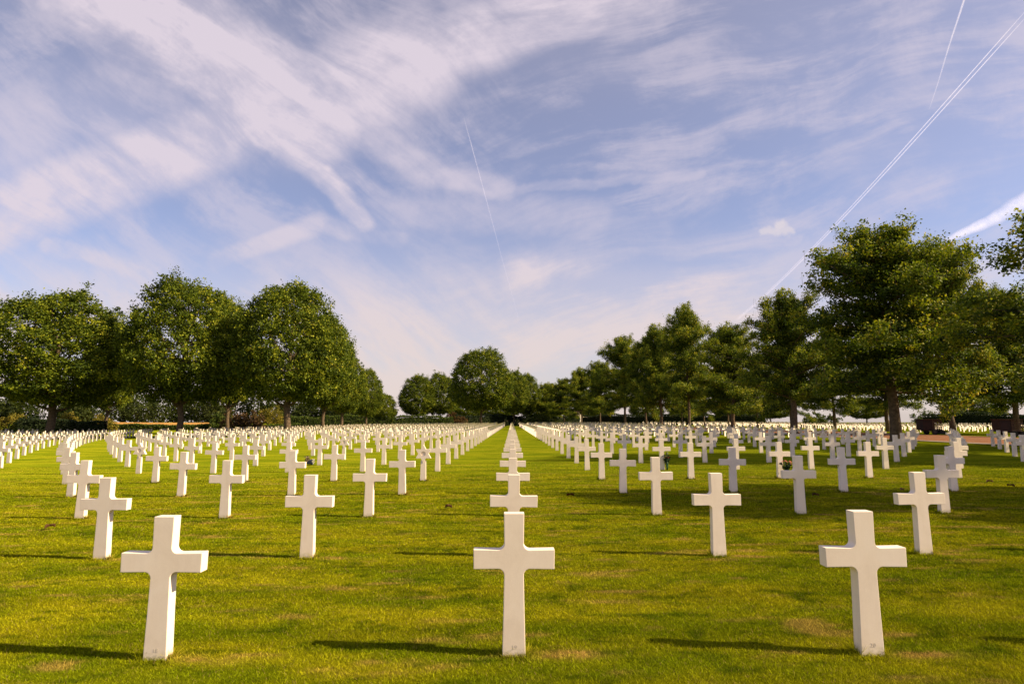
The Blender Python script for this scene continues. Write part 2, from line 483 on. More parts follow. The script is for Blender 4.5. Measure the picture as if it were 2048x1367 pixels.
# trees first (their trunks interrupt the rows)
# (kind, X, Y, height, radius, variant, z-rotation, trunk scale, label)
TREES = [
 ('round', -57.5, 75, 18.2, 8.6, 0, 0.3, 1.15, 'broad round-crowned maple at the far left edge, thick trunk among the crosses'),
 ('round', -70.8, 105, 19.6, 4.6, 1, 1.1, 0.7, 'dark maple in shade filling the gap behind the two biggest left-hand maples'),
 ('round', -41.9, 76, 20.1, 7.2, 2, 2.0, 0.9, 'tallest maple of the left group, second from the left edge, straight trunk'),
 ('round', -45.8, 97, 21.4, 4.6, 0, 4.0, 0.7, 'maple peeping out behind the right shoulder of the tallest left-hand maple'),
 ('round', -28.3, 76, 19.3, 7.0, 1, 3.2, 1.0, 'rounded maple, right-hand one of the three large left maples'),
 ('round', -31.4, 100, 18.8, 5.0, 2, 5.2, 0.7, 'sunlit maple just behind the right-hand large maple, its right side yellow-green'),
 ('round', -33.4, 118, 15.5, 4.6, 0, 0.9, 0.7, 'yellowish maple with low leaves, next along the left avenue after the sunlit maple'),
 ('round', -32.6, 135, 13.2, 3.6, 1, 2.4, 0.6, 'narrow dark maple at the right end of the left tree mass'),
 ('round', -34.4, 160, 9.0, 3.6, 2, 1.7, 0.4, 'low bushy tree ending the left tree mass beside the gap of open sky'),
 ('round', -25.8, 165, 14.0, 5.2, 1, 0.4, 0.5, 'dark oval tree left of the pale-trunked tree in the middle distance'),
 ('round', -20.0, 168, 14.6, 4.9, 0, 3.7, 0.5, 'lit oval tree touching the left side of the big central maple'),
 ('round', -7.2, 140, 18.2, 7.3, 2, 4.4, 0.75, 'large egg-shaped maple standing alone by the end of the central line of crosses'),
 ('round', 0.5, 178, 15.8, 5.0, 0, 5.9, 0.5, 'rusty-edged tree mostly hidden behind the egg-shaped central maple'),
 ('round', 4.5, 185, 15.6, 4.6, 1, 2.9, 0.5, 'dark round tree just right of the central line at the far end'),
 ('oak', 29.9, 47, 17.2, 6.8, 0, 0.2, 1.12, 'largest oak, with a thick dark trunk by the brown path on the right'),
 ('oak', 30.9, 66, 15.6, 4.8, 1, 2.2, 1.0, 'oak with yellowish top just left of the largest oak'),
 ('oak', 30.8, 84, 14.8, 5.2, 2, 4.1, 0.85, 'oak with a small pointed top where the long vapour trail meets the trees'),
 ('oak', 29.4, 100, 20.2, 5.2, 1, 1.2, 0.6, 'tall thin-topped oak with a sun-striped trunk, standing above its neighbours'),
 ('oak', 28.0, 113, 19.0, 5.2, 2, 0.5, 0.8, 'oak with a ragged twin top left of the tall thin-topped oak'),
 ('oak', 24.6, 131, 19.6, 5.8, 0, 3.0, 0.75, 'pointed oak that begins the tall part of the right avenue'),
 ('oak', 27.2, 122, 17.6, 5.0, 1, 5.0, 0.6, 'yellow-topped oak just right of the pointed oak that begins the avenue'),
 ('oak', 22.0, 150, 15.8, 5.4, 2, 1.9, 0.6, 'oak left of the pointed oak, part of the low far end of the right avenue'),
 ('oak', 19.2, 166, 15.4, 5.0, 1, 2.7, 0.5, 'oak with light twigs on top near the far end of the right avenue'),
 ('oak', 15.2, 176, 13.4, 5.0, 0, 0.1, 0.5, 'low dark oak beside the small brick house'),
 ('oak', 11.5, 188, 12.8, 5.2, 2, 4.6, 0.5, 'leftmost and smallest oak of the right avenue'),
 ('oak', 35.4, 34.0, 15.6, 7.2, 3, 5.2, 1.0, 'oak cut by the right edge of the picture, open twiggy boughs'),
 ('oak', 47.5, 65, 20.8, 5.2, 1, 3.9, 0.8, 'oak beyond the path, its top showing right of the largest oak'),
 ('oak', 57.0, 68, 16.5, 5.6, 0, 1.4, 0.9, 'oak beyond the path near the right edge, behind the wooden trailer'),
 ('oak', 53.0, 85, 15.5, 4.8, 2, 2.6, 0.8, 'oak beyond the path, trunk seen right beside the largest oak'),
 ('oak', 52.5, 98, 15.0, 4.6, 0, 0.8, 0.7, 'oak beyond the path between the largest oak and the yellowish-topped oak'),
 ('oak', 51.5, 111, 15.0, 4.6, 1, 5.5, 0.7, 'oak beyond the path with its trunk close behind the yellowish-topped oak'),
 ('oak', 51.0, 125, 15.0, 4.4, 2, 3.3, 0.6, 'fourth oak beyond the path, seen under its neighbours as a dark trunk'),
 ('oak', 50.3, 140, 15.0, 4.4, 0, 2.1, 0.6, 'fifth oak beyond the path, thin dark trunk before the far crosses'),
 ('oak', 49.5, 155, 15.0, 4.4, 1, 4.9, 0.6, 'sixth oak beyond the path, far and small'),
 ('oak', 48.0, 170, 15.0, 4.4, 2, 1.0, 0.6, 'farthest oak of the row beyond the path'),
 ('oak', 31.3, 23.4, 19.0, 4.7, 1, 0.6, 1.0, 'oak outside the right edge whose shadow bars the lawn between the crosses'),
 ('oak', 31.0, 9.3, 19.5, 3.7, 0, 2.9, 1.0, 'oak outside the right edge whose shadow covers the nearer crosses'),
 ('round', 46.0, 205, 9.5, 5.5, 0, 0.7, 0.4, 'low round tree beyond the far crosses, left of the tall thin-topped oak'),
 ('round', 60.0, 205, 9.0, 6.0, 1, 2.7, 0.4, 'low round tree beyond the far crosses, right of the tall thin-topped oak'),
 ('round', 74.0, 202, 9.5, 6.0, 2, 1.5, 0.4, 'low round tree beyond the far crosses, under the small-pointed oak'),
 ('round', 30.0, 212, 10.0, 6.0, 2, 4.5, 0.4, 'low round tree far beyond the pointed oak of the right avenue'),
 ('round', 112.0, 190, 8.5, 6.0, 0, 3.5, 0.4, 'low round tree beyond the far crosses, just left of the largest oak'),
 ('round', 142.0, 185, 9.5, 8.0, 1, 5.5, 0.4, 'wide low tree beyond the hedge, right of the largest oak'),
 ('round', -16.5, 218, 10.5, 7.0, 1, 0.7, 0.4, 'low round tree closing the view behind the lit oval tree'),
 ('round', -5.0, 222, 9.0, 7.0, 0, 2.2, 0.4, 'low round tree closing the view left of the dark yew bushes'),
 ('round', 11.0, 222, 9.5, 7.0, 2, 5.1, 0.4, 'low round tree closing the view right of the central line'),
 ('round', 88.0, 205, 9.0, 7.0, 1, 4.0, 0.4, 'low round tree beyond the far crosses, behind the yellowish-topped oak'),
]
TREE_XY = [(t[1], t[2]) for t in TREES]
cells = []
for n in range(1, 60):
    for c in range(-46, 13):
        x, y = cell(n, c)
        if y > ymax(c) or abs(x) > 0.95 * y + 3: continue
        if any((x - a) ** 2 + (y - b) ** 2 < 1.3 ** 2 for a, b in TREE_XY): continue
        cells.append((n, c, x, y))
plot2 = []
for n in range(24, 60):
    for c in range(25, 48):
        x, y = cell(n, c)
        if abs(x) > 0.9 * y + 3: continue
        if any((x - a) ** 2 + (y - b) ** 2 < 1.3 ** 2 for a, b in TREE_XY): continue
        plot2.append((n, c, x, y))
def in_view(x, y):
    d = y * 0.992
    return abs(x / d) < 0.872
STARS = {(6, -5): 'star-of-David headstone nearest the left edge, between two crosses of the sixth row',
         (5, -1): 'star-of-David headstone with round boss, nearest to the central line of crosses',
         (8, -3): 'star-of-David headstone in the eighth row, to the right of the white bouquet',
         (10, 7): 'star-of-David headstone in the right-hand field, the only one near the oaks'}
ORD = ['', 'first', 'second', 'third', 'fourth', 'fifth', 'sixth', 'seventh', 'eighth', 'ninth', 'tenth', 'eleventh', 'twelfth', 'thirteenth',
       'fourteenth', 'fifteenth', 'sixteenth', 'seventeenth', 'eighteenth', 'nineteenth', 'twentieth', 'twenty-first', 'twenty-second', 'twenty-third', 'twenty-fourth']
SPECIAL = {(1, -1): 'white marble cross engraved 18, left one of the three nearest crosses',
           (1, 0): 'white marble cross engraved 19, nearest of all and in the middle',
           (1, 1): 'white marble cross engraved 20, right one of the three nearest crosses',
           (1, 2): 'white marble cross outside the right edge, its shadow reaching the lower right corner',
           (3, 2): 'white marble cross wholly in tree shade, standing before the pink flowers',
           (6, 2): 'white marble cross with red flowers in a green vase at its right side',
           (5, 3): 'white marble cross with pink roses in a dark vase beside its stem',
           (7, -3): 'white marble cross with a white bouquet lying at its left foot',
           (9, -7): 'white marble cross with a small red flag stuck in the turf before it'}
def cross_label(n, c):
    if (n, c) in SPECIAL: return SPECIAL[(n, c)]
    row = ORD[n] + ' row from the front' if n > 1 else 'front row'
    if c == 0: return f'white marble cross, {ORD[n]} from the front in the central line of crosses'
    return f'white marble cross in the {row}, {ORD[abs(c)]} {"left" if c < 0 else "right"} of the central line'
vis = sorted([k for k in cells if in_view(k[2], k[3]) and (k[0], k[1]) not in STARS], key=lambda k: math.hypot(k[2], k[3] + 0) )
indiv = vis[:299]
ids = set((k[0], k[1]) for k in indiv)
for extra in ((1, 2),):
    x, y = cell(*extra); indiv.append((extra[0], extra[1], x, y)); ids.add(extra)
def facing(c):
    return math.atan(-CS * c * QQ) * -1
NUMMAT = simple("engraving", (0.56, 0.49, 0.41), 0.8, 0.2, 60)
for n, c, x, y in indiv:
    me = CROSS_HI if n <= 6 else CROSS_MID
    tilt = rng.normal(0, 0.008, 2) * (0.15 if n == 1 else 1)
    o = link("marble_cross", me, loc=(x, y, g1(x, y) + rng.normal(0, 0.006)), label=cross_label(n, c), category='cross', group='white marble crosses in rows')
    o.rotation_euler = (tilt[0], tilt[1], math.atan(CS * c * QQ) + rng.normal(0, 0.008))
    if n == 1 and abs(c) <= 1:
        cu = bpy.data.curves.new("number", 'FONT'); cu.body = str(19 + c); cu.size = 0.042; cu.align_x = 'CENTER'; cu.extrude = 0.0006; cu.space_character = 1.1
        tmp = bpy.data.objects.new("tmp", cu); COL.objects.link(tmp)
        bpy.context.view_layer.update()
        tm = bpy.data.meshes.new_from_object(tmp.evaluated_get(bpy.context.evaluated_depsgraph_get()))
        bpy.data.objects.remove(tmp)
        tm.materials.clear(); tm.materials.append(NUMMAT)
        tm.transform(Matrix.Rotation(R(90), 4, 'X'))
        q = link("engraved_number", tm, parent=o, loc=(0.004, -0.0004, 0.065))
for (n, c), lab in STARS.items():
    x, y = cell(n, c)
    o = link("star_headstone", STAR, loc=(x, y, g1(x, y)), label=lab, category='headstone', group='star-of-David headstones among the crosses')
    o.rotation_euler = (0, 0, math.atan(CS * c * QQ))
# the rest of the field as one mass
lo = np.array(cross_outline(False)); m_ = len(lo)
LV = np.concatenate([np.stack([lo[:, 0], np.zeros(m_), lo[:, 1]], 1), np.stack([lo[:, 0], np.full(m_, TH), lo[:, 1]], 1)])
quads = [(i, (i + 1) % m_, (i + 1) % m_ + m_, i + m_) for i in range(m_)]
# outline order: 0 base R,1 waist R,2 arm low R,3 arm high R,4 neck R,5 top R,6 top L,7 neck L,8 arm high L,9 arm low L,10 waist L,11 base L
for fr in ((11, 0, 1, 10), (10, 1, 4, 7), (1, 2, 3, 4), (7, 8, 9, 10), (7, 4, 5, 6)):
    quads.append(fr); quads.append(tuple(i + m_ for i in reversed(fr)))
LQ = np.array(quads)
VV, FF = [], []
k = 0
for n, c, x, y in cells + plot2:
    if (n, c) in ids or (n, c) in STARS: continue
    a = math.atan(CS * c * QQ) + rng.normal(0, 0.01); ca, sa = math.cos(a), math.sin(a)
    P = LV.copy(); P[:, 0], P[:, 1] = LV[:, 0] * ca - LV[:, 1] * sa, LV[:, 0] * sa + LV[:, 1] * ca
    P += (x, y, g1(x, y)); VV.append(P); FF.append(LQ + k * len(LV)); k += 1
link("distant_crosses", mesh_np("distant_crosses", np.concatenate(VV), np.concatenate(FF), MMARBLE), kind='stuff',
     label='thousands of small white marble crosses filling the far field', category='crosses')
print("crosses:", len(indiv), "mass:", k, "last row of individuals", max(i[0] for i in indiv))

# ------------------------------------------------------------------ trees
def leaf_material(name, cols):
    m, t = material(name)
    a = t.n('ShaderNodeAttribute', attribute_name='tint').outputs['Fac']
    c = t.ramp(a, cols)
    d = t.n('ShaderNodeBsdfPrincipled', ins={'Base Color': c, 'Roughness': 0.6, 'Specular IOR Level': 0.12})
    tr = t.n('ShaderNodeBsdfTranslucent', ins={'Color': t.mix(1.0, c, (1.25, 1.3, 0.5, 1), 'MULTIPLY')})
    mx = t.n('ShaderNodeMixShader', ins={0: 0.27, 1: d.outputs[0], 2: tr.outputs[0]})
    t.n('ShaderNodeOutputMaterial', ins={0: mx.outputs[0]})
    return m
MLEAF_R = leaf_material("maple_leaves", [(0.0, (0.018, 0.032, 0.005)), (0.5, (0.092, 0.128, 0.009)), (0.85, (0.27, 0.285, 0.016)), (1.0, (0.36, 0.32, 0.03))])
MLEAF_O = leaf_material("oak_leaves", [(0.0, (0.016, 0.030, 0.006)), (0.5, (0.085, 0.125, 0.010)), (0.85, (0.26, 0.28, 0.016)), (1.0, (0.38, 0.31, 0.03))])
MBUSH = leaf_material("shrub_leaves", [(0.0, (0.03, 0.05, 0.010)), (0.6, (0.07, 0.10, 0.014)), (1.0, (0.16, 0.15, 0.03))])
MRUST = leaf_material("rusty_leaves", [(0.0, (0.05, 0.03, 0.015)), (0.6, (0.12, 0.068, 0.032)), (1.0, (0.20, 0.13, 0.05))])
MGOLD = leaf_material("yellow_leaves", [(0.0, (0.08, 0.08, 0.012)), (0.6, (0.19, 0.16, 0.02)), (1.0, (0.33, 0.24, 0.04))])
MYEW = leaf_material("yew_leaves", [(0.0, (0.010, 0.018, 0.008)), (1.0, (0.03, 0.045, 0.014))])
MBARK = simple("bark", (0.105, 0.075, 0.05), 0.9, 0.45, 5, 1.0, 0.1)
def leaf_quads(C, size, up=0.25, seed=0):
    """C leaf centres (n,3); returns small leaf-shaped quads turned every way"""
    g = np.random.default_rng(seed); n = len(C)
    N = g.normal(size=(n, 3)); N[:, 2] += up; N /= np.linalg.norm(N, axis=1)[:, None]
    T = g.normal(size=(n, 3)); T -= (T * N).sum(1)[:, None] * N; T /= np.linalg.norm(T, axis=1)[:, None]
    B = np.cross(N, T)
    s = size * (0.6 + 0.8 * g.random((n, 1)))
    V = np.empty((n, 4, 3), np.float32)
    V[:, 0] = C - T * s * 0.62; V[:, 1] = C + B * s * 0.4 - T * s * 0.05
    V[:, 2] = C + T * s * 0.62; V[:, 3] = C - B * s * 0.4 + T * s * 0.08
    return V.reshape(-1, 3), np.arange(n * 4).reshape(n, 4)
def tube(pts, rad, sides=8):
    """tapered tube along pts, returns verts, quads"""
    pts = np.asarray(pts, float); V = []; Fq = []
    for i, p in enumerate(pts):
        d = pts[min(i + 1, len(pts) - 1)] - pts[max(i - 1, 0)]; d = d / (np.linalg.norm(d) + 1e-9)
        a = np.cross(d, (0.3, 0.9, 0.1)); a /= np.linalg.norm(a) + 1e-9; b = np.cross(d, a)
        for k in range(sides):
            t = 2 * math.pi * k / sides
            V.append(p + rad[i] * (math.cos(t) * a + math.sin(t) * b))
    for i in range(len(pts) - 1):
        for k in range(sides):
            k2 = (k + 1) % sides
            Fq.append((i * sides + k, i * sides + k2, (i + 1) * sides + k2, (i + 1) * sides + k))
    return np.array(V), np.array(Fq)
def join(parts):
    V, Fq, o = [], [], 0
    for v_, f_ in parts:
        V.append(v_); Fq.append(f_ + o); o += len(v_)
    return np.concatenate(V), np.concatenate(Fq)
def trunk_part(h, r, g, wob=0.12):
    zs = np.array([-0.3, 0.0, 0.12, 0.4, 1.0, 2.0, 3.2, 5, 7.5, 10, h * 0.8, h * 0.93]); zs = zs[zs <= h * 0.93]
    rad = r * np.interp(zs, [-0.3, 0, 0.12, 0.5, 1.5, 4, h * 0.5, h], [1.5, 1.45, 1.22, 1.05, 0.95, 0.85, 0.5, 0.05])
    p = np.stack([g.normal(0, wob, len(zs)) * (zs > 1), g.normal(0, wob, len(zs)) * (zs > 1), zs], 1)
    return p, tube(p, rad, 12)
def make_round(seed):
    """unit tree: height 18, crown radius 7"""
    g = np.random.default_rng(100 + seed); h = 18.0
    p, tr = trunk_part(h, 0.42, g)
    parts = [tr]; C = []; tint = []
    for i in range(26):
        a = i * 2.4 + g.normal(0, 0.3); z0 = 3.2 + 9.5 * (i / 26) ** 1.1
        L = 6.2 * math.sin(math.pi * min(0.92, 0.3 + 0.5 * (i / 26))) * g.uniform(.85, 1.05)
        el = 0.45 + 0.7 * i / 26
        q = [np.array((0, 0, z0)) + t * L * np.array((math.cos(a) * math.cos(el), math.sin(a) * math.cos(el), math.sin(el) * (0.6 + 0.5 * t))) for t in (0, .25, .5, .75, 1)]
        parts.append(tube(q, [0.2, .15, .11, .07, .03], 6))
    # lumpy egg crown made of leaf tufts
    zc, rz_up, rz_dn = 9.7, 8.2, 5.9
    nt = 1900
    D = g.normal(size=(nt, 3)); D /= np.linalg.norm(D, axis=1)[:, None]
    lump = 1 + 0.065 * np.sin(D[:, 0] * 5 + seed) * np.cos(D[:, 1] * 4.3 + 2 * seed) + 0.05 * np.sin(D[:, 2] * 7 + D[:, 0] * 6 + seed) + g.normal(0, 0.035, nt)
    rr = np.where(g.random(nt) < 0.8, g.uniform(0.86, 1.0, nt), g.uniform(0.5, 0.86, nt)) * lump
    hz = np.where(D[:, 2] > 0, rz_up, rz_dn)
    # flatter underside: wide at the bottom third
    wide = np.where(D[:, 2] < 0, 1 + 0.10 * np.sin(-D[:, 2] * 3.1), 1 - 0.12 * D[:, 2] ** 2)
    T = np.stack([D[:, 0] * rr * 6.8 * wide, D[:, 1] * rr * 6.8 * wide, zc + D[:, 2] * rr * hz], 1)
    T = T[T[:, 2] > 4.0 + 0.5 * np.sin(T[:, 0] * 1.3 + seed)]
    big = T[g.choice(len(T), 260, replace=False)]
    ctr = np.array((0, 0, zc)); dv = big - ctr; dv /= np.linalg.norm(dv, axis=1)[:, None]
    T = np.concatenate([T, big + dv * g.uniform(0.2, 0.75, (260, 1)) + (0, 0, 0.25)])
    hole = ctr + (lambda q: q / np.linalg.norm(q, axis=1)[:, None])(g.normal(size=(9, 3))) * (6.2, 6.2, 7.2)
    keep = np.ones(len(T), bool)
    for q in hole: keep &= (np.linalg.norm(T - q, axis=1) > g.uniform(0.7, 1.35)) | (g.random(len(T)) < 0.25)
    T = T[keep]
    nl = 46
    for k in range(1):
        s = g.uniform(0.22, 0.56, (len(T), 1, 1))
        P = T[:, None, :] + g.normal(size=(len(T), nl, 3)) * s * np.array([0.75, 0.75, 0.6])
    tt = np.clip(g.normal(0.42, 0.18, (len(T), 1)) + g.normal(0, 0.17, (len(T), nl)), 0, 1)
    V, Fq = leaf_quads(P.reshape(-1, 3), 0.195, 0.3, seed)
    crown = mesh_np("round_crown", V, Fq, MLEAF_R, {'tint': np.repeat(tt.ravel(), 4)})
    tv, tf = join(parts)
    return mesh_np("round_trunk", tv, tf, MBARK, smooth=True), crown
def make_oak(seed, dens=1.0):
    g = np.random.default_rng(200 + seed); h = 18.0
    p, tr = trunk_part(h, 0.36, g, 0.08)
    parts = [tr]; P = []; TT = []
    nlimb = 62
    lead = [(g.uniform(-3.0, 3.0), g.uniform(-3.0, 3.0), g.uniform(14.0, 17.4)) for _ in range(5)]
    for lx, ly, lz in lead + [(0.2, 0.1, 17.6)]:          # ascending leaders make the ragged tops
        q = [np.array((lx * t, ly * t, 8 + (lz - 8) * t)) for t in (0, .3, .6, 1)]
        parts.append(tube(q, [0.16, .11, .07, .02], 6))
        for t in np.linspace(0.45, 1.02, 9):
            c = np.array((lx * t, ly * t, 8 + (lz - 8) * t)); w = 1.5 * (1.12 - t)
            for _ in range(4):
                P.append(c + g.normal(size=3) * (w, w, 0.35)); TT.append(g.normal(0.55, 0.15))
    for i in range(nlimb):
        f = i / (nlimb - 1)
        z0 = 4.0 + 11.8 * f
        a = i * 2.399 + g.normal(0, 0.35)
        prof = np.interp(f, [0, 0.12, 0.3, 0.55, 0.8, 1.0], [5.8, 7.0, 7.1, 6.2, 4.4, 1.8])
        L = prof * g.choice([g.uniform(0.86, 1.16), g.uniform(0.45, 0.85)], p=[0.6, 0.4]) * (1 + 0.10 * math.sin(a * 2 + seed))
        rise = np.interp(f, [0, 0.2, 0.6, 1], [-0.06, 0.08, 0.34, 0.8]) + g.normal(0, 0.13)
        dirh = np.array((math.cos(a), math.sin(a), 0))
        def pt(t): return np.array((0, 0, z0)) + dirh * L * t + np.array((0, 0, L * rise * t + 0.5 * math.sin(t * 3.0) * 0.6))
        parts.append(tube([pt(t) for t in (0, .3, .6, .9)], [0.11 * (1.1 - 0.5 * f), .075, .045, .018], 5))
        side = np.array((-dirh[1], dirh[0], 0))
        nclus = int((4 + 3.7 * L) * dens)
        for t in np.linspace(0.2, 1.03, nclus):
            spread = L * 0.26 * math.sin(min(1, t * 1.05) * 2.6) + 0.15
            for _ in range(2):
                c = pt(t) + side * g.uniform(-1, 1) * spread + np.array((0, 0, g.normal(0.06, 0.22)))
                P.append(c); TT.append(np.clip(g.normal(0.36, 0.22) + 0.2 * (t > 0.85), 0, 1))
    base_pts = np.array(P)
    rr_ = np.hypot(base_pts[:, 0], base_pts[:, 1]) / 7 + np.maximum(0, base_pts[:, 2] - 9) / 9
    outer = np.argsort(-rr_)[:int(len(P) * 0.35)]
    for k in g.choice(outer, 130, replace=False):      # upright shoots break the outline
        b0 = base_pts[k]; hh = g.uniform(0.5, 1.3)
        parts.append(tube([b0, b0 + (0, 0, hh)], [0.012, 0.005], 4))
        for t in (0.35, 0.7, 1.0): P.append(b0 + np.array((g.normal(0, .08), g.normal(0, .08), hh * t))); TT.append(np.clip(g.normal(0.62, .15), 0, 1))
    P = np.array(P); TT = np.array(TT)
    nl = 38
    s = g.uniform(0.16, 0.44, (len(P), 1, 1))
    Q = P[:, None, :] + g.normal(size=(len(P), nl, 3)) * s * np.array([1.1, 1.1, 0.62])
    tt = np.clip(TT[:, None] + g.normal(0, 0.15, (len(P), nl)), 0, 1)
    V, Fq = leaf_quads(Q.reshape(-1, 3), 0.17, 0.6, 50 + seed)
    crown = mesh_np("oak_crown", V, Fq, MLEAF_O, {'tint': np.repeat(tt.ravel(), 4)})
    tv, tf = join(parts)
    return mesh_np("oak_trunk", tv, tf, MBARK, smooth=True), crown
ROUND = [make_round(i) for i in range(3)]
OAK = [make_oak(i) for i in range(3)] + [make_oak(7, 0.55)]
GROUPS = {'round': 'round-crowned maples around the field', 'oak': 'oaks along the brown path'}
for kind, X, Y, H, rad, var, rz, ts, lab in TREES:
    tm, cm = (ROUND if kind == 'round' else OAK)[var]
    nm = 'maple_tree' if kind == 'round' else 'oak_tree'
    root = link(nm, None, loc=(X, Y, g1(X, Y) - 0.02), rz=rz, label=lab, category='tree', group=GROUPS[kind])
    sz = H / 18.0; sr = rad / 7.0
    a = link("trunk", tm, parent=root); a.scale = (sr, sr, sz)
    b = link("crown", cm, parent=root); b.scale = (sr, sr, sz)
    # keep trunk girth independent of crown width
    k = max(0.6, ts / max(sr, 0.5)); a.scale = (sr * k if k < 1.6 else sr * 1.6, sr * k if k < 1.6 else sr * 1.6, sz)

# ------------------------------------------------------------------ shrubs, hedges, far wood
def shrub(name, x, y, rx, ry, h, mat, lab, cat='shrub', n=5000, size=0.2, grp=None, cone=False, seed=0):
    g = np.random.default_rng(seed + 900)
    root = link(name, None, loc=(x, y, g1(x, y)), label=lab, category=cat)
    if grp: root['group'] = grp
    nt = max(40, n // 25)
    D = g.normal(size=(nt, 3)); D /= np.linalg.norm(D, axis=1)[:, None]; D[:, 2] = np.abs(D[:, 2])
    rr = g.uniform(0.55, 1.0, nt) * (1 + 0.14 * np.sin(D[:, 0] * 6 + seed))
    T = D * rr[:, None] * (rx, ry, h)
    if cone: T[:, :2] *= (1 - 0.8 * T[:, 2:3] / h)
    P = T[:, None] + g.normal(size=(nt, 25, 3)) * 0.16 * max(0.8, h / 3)
    P[:, :, 2] = np.abs(P[:, :, 2])
    tt = np.clip(g.normal(.45, .2, (nt, 1)) + g.normal(0, .18, (nt, 25)), 0, 1)
    V, Fq = leaf_quads(P.reshape(-1, 3), size, 0.3, seed)
    link("foliage", mesh_np("foliage", V, Fq, mat, {'tint': np.repeat(tt.ravel(), 4)}), parent=root)
    st = []
    for i in range(5):
        a = i * 1.3
        st.append(tube([(0, 0, -0.1), (rx * .3 * math.cos(a), ry * .3 * math.sin(a), h * .45), (rx * .6 * math.cos(a), ry * .6 * math.sin(a), h * .8)], [.07, .05, .02], 5))
    v_, f_ = join(st)
    link("stem", mesh_np("stem", v_, f_, MBARK), parent=root)
    return root
def px2x(px, y): return (px - 1024) * y / 1204.0
SH = [(25, 118, 4.5, 2, 3.4, MGOLD, 'yellow-green shrub at the far left edge behind the crosses'),
      (135, 112, 3.2, 2, 3.3, MGOLD, 'golden-leaved young tree right behind the leftmost maple trunk'),
      (62, 106, 4.5, 2, 2.9, MBUSH, 'olive shrub left of the leftmost maple trunk'),
      (205, 122, 2.6, 2, 3.0, MGOLD, 'yellow shrub beside the dark hedge on the left'),
      (445, 130, 3.0, 2, 3.6, MBUSH, 'grey-green shrub between the wheat field and the rusty shrub'),
      (487, 108, 4.6, 2.5, 3.8, MRUST, 'rusty-leaved shrub right of the golden wheat field'),
      (540, 140, 4.0, 2.5, 5.2, MGOLD, 'yellowing shrub just left of the right-hand large maple trunk'),
      (728, 158, 3.4, 2, 3.9, MRUST, 'brown-leaved shrub at the right end of the left tree mass'),
      (905, 168, 4.2, 2, 3.6, MRUST, 'reddish shrub left of the egg-shaped central maple trunk'),
      (1083, 180, 5.0, 2, 3.6, MBUSH, 'rounded green shrub right of the far end of the central line'),
      (1640, 128, 5.0, 2, 3.0, MBUSH, 'brownish green shrub under the oaks left of the largest oak'),
      (1875, 160, 9.0, 2, 4.2, MBUSH, 'low tree beyond the far crosses, right of the largest oak')]
for i, (px, y, rx, ry, h, mat, lab) in enumerate(SH):
    shrub("shrub", px2x(px, y), y, rx, ry, h, mat, lab, seed=i, grp='shrubs at the edges of the field', size=0.24)
shrub("yew_bush", px2x(1012, 158), 158, 0.85, 0.85, 2.0, MYEW, 'small dark yew bush left of the far end of the central line', 'bush', 1500, 0.13, 'pair of yew bushes', True, 41)
shrub("yew_bush", px2x(1034, 158), 158, 0.95, 0.95, 2.0, MYEW, 'small dark yew bush right of the far end of the central line', 'bush', 1500, 0.13, 'pair of yew bushes', True, 42)
def hedge(x0, y0, x1, y1, h, w, mat, lab, seed):
    g = np.random.default_rng(seed)
    L = math.hypot(x1 - x0, y1 - y0); n = int(L * 260)
    t = g.random(n); s = g.uniform(-1, 1, n) * w / 2; z = g.random(n) ** 0.7 * h
    top = g.random(n) < 0.4; z[top] = h * g.uniform(0.92, 1.05, top.sum())
    s = np.where(top, s, np.sign(s) * w / 2 * g.uniform(0.85, 1.05, n))
    d = np.array((x1 - x0, y1 - y0)) / L; pn = np.array((-d[1], d[0]))
    wob = 1 + 0.10 * np.sin(t * L * 0.35 + seed) + 0.05 * np.sin(t * L * 1.3)
    P = np.stack([t * L * d[0] + s * pn[0], t * L * d[1] + s * pn[1], z * wob], 1) + g.normal(0, 0.06, (n, 3))
    V, Fq = leaf_quads(P, 0.26, 0.4, seed)
    root = link("hedge", None, loc=(x0, y0, g1(x0, y0) - 0.02), label=lab, category='hedge', group='clipped hedges closing the field')
    link("foliage", mesh_np("foliage", V, Fq, mat, {'tint': np.repeat(np.clip(g.normal(.4, .22, n), 0, 1), 4)}), parent=root)
    # woody inner mass
    K = int(L / 1.2) + 2; V = []; Fq = []
    for i in range(K):
        tt = i / (K - 1) * L; hh = h * 0.86 * (1 + 0.10 * math.sin(tt * 0.35 + seed)); ww = w * 0.40
        for sx, zz in ((-ww, 0), (-ww, hh * .93), (-ww * .5, hh), (ww * .5, hh), (ww, hh * .93), (ww, 0)):
            V.append((tt * d[0] + sx * pn[0], tt * d[1] + sx * pn[1], zz))
    for i in range(K - 1):
        for j in range(5): Fq.append((i * 6 + j, i * 6 + j + 1, i * 6 + 7 + j, i * 6 + 6 + j))
    link("inner_branches", mesh_np("inner", V, Fq, MYEW_CORE), parent=root)
MYEW_CORE = simple("hedge_core", (0.018, 0.024, 0.010), 0.95, 0.4, 3, 0.5, 0.05)
hedge(px2x(42, 98), 98, px2x(212, 102), 102, 2.1, 2.2, MYEW, 'dark low clipped hedge behind the leftmost maple', 1)
hedge(px2x(208, 128), 128, px2x(600, 134), 134, 1.15, 1.6, MBUSH, 'low olive hedge below the golden wheat field', 6)
hedge(px2x(560, 150), 150, px2x(905, 165), 165, 3.1, 2.4, MBUSH, 'long green hedge behind the left half of the field', 2)
hedge(px2x(905, 168), 168, px2x(1155, 196), 196, 3.0, 2.6, MYEW, 'dark hedge closing the far end of the central line', 3)
hedge(px2x(1165, 200), 200, px2x(1530, 175), 175, 3.0, 2.6, MYEW, 'dark hedge seen between the far oak trunks', 4)
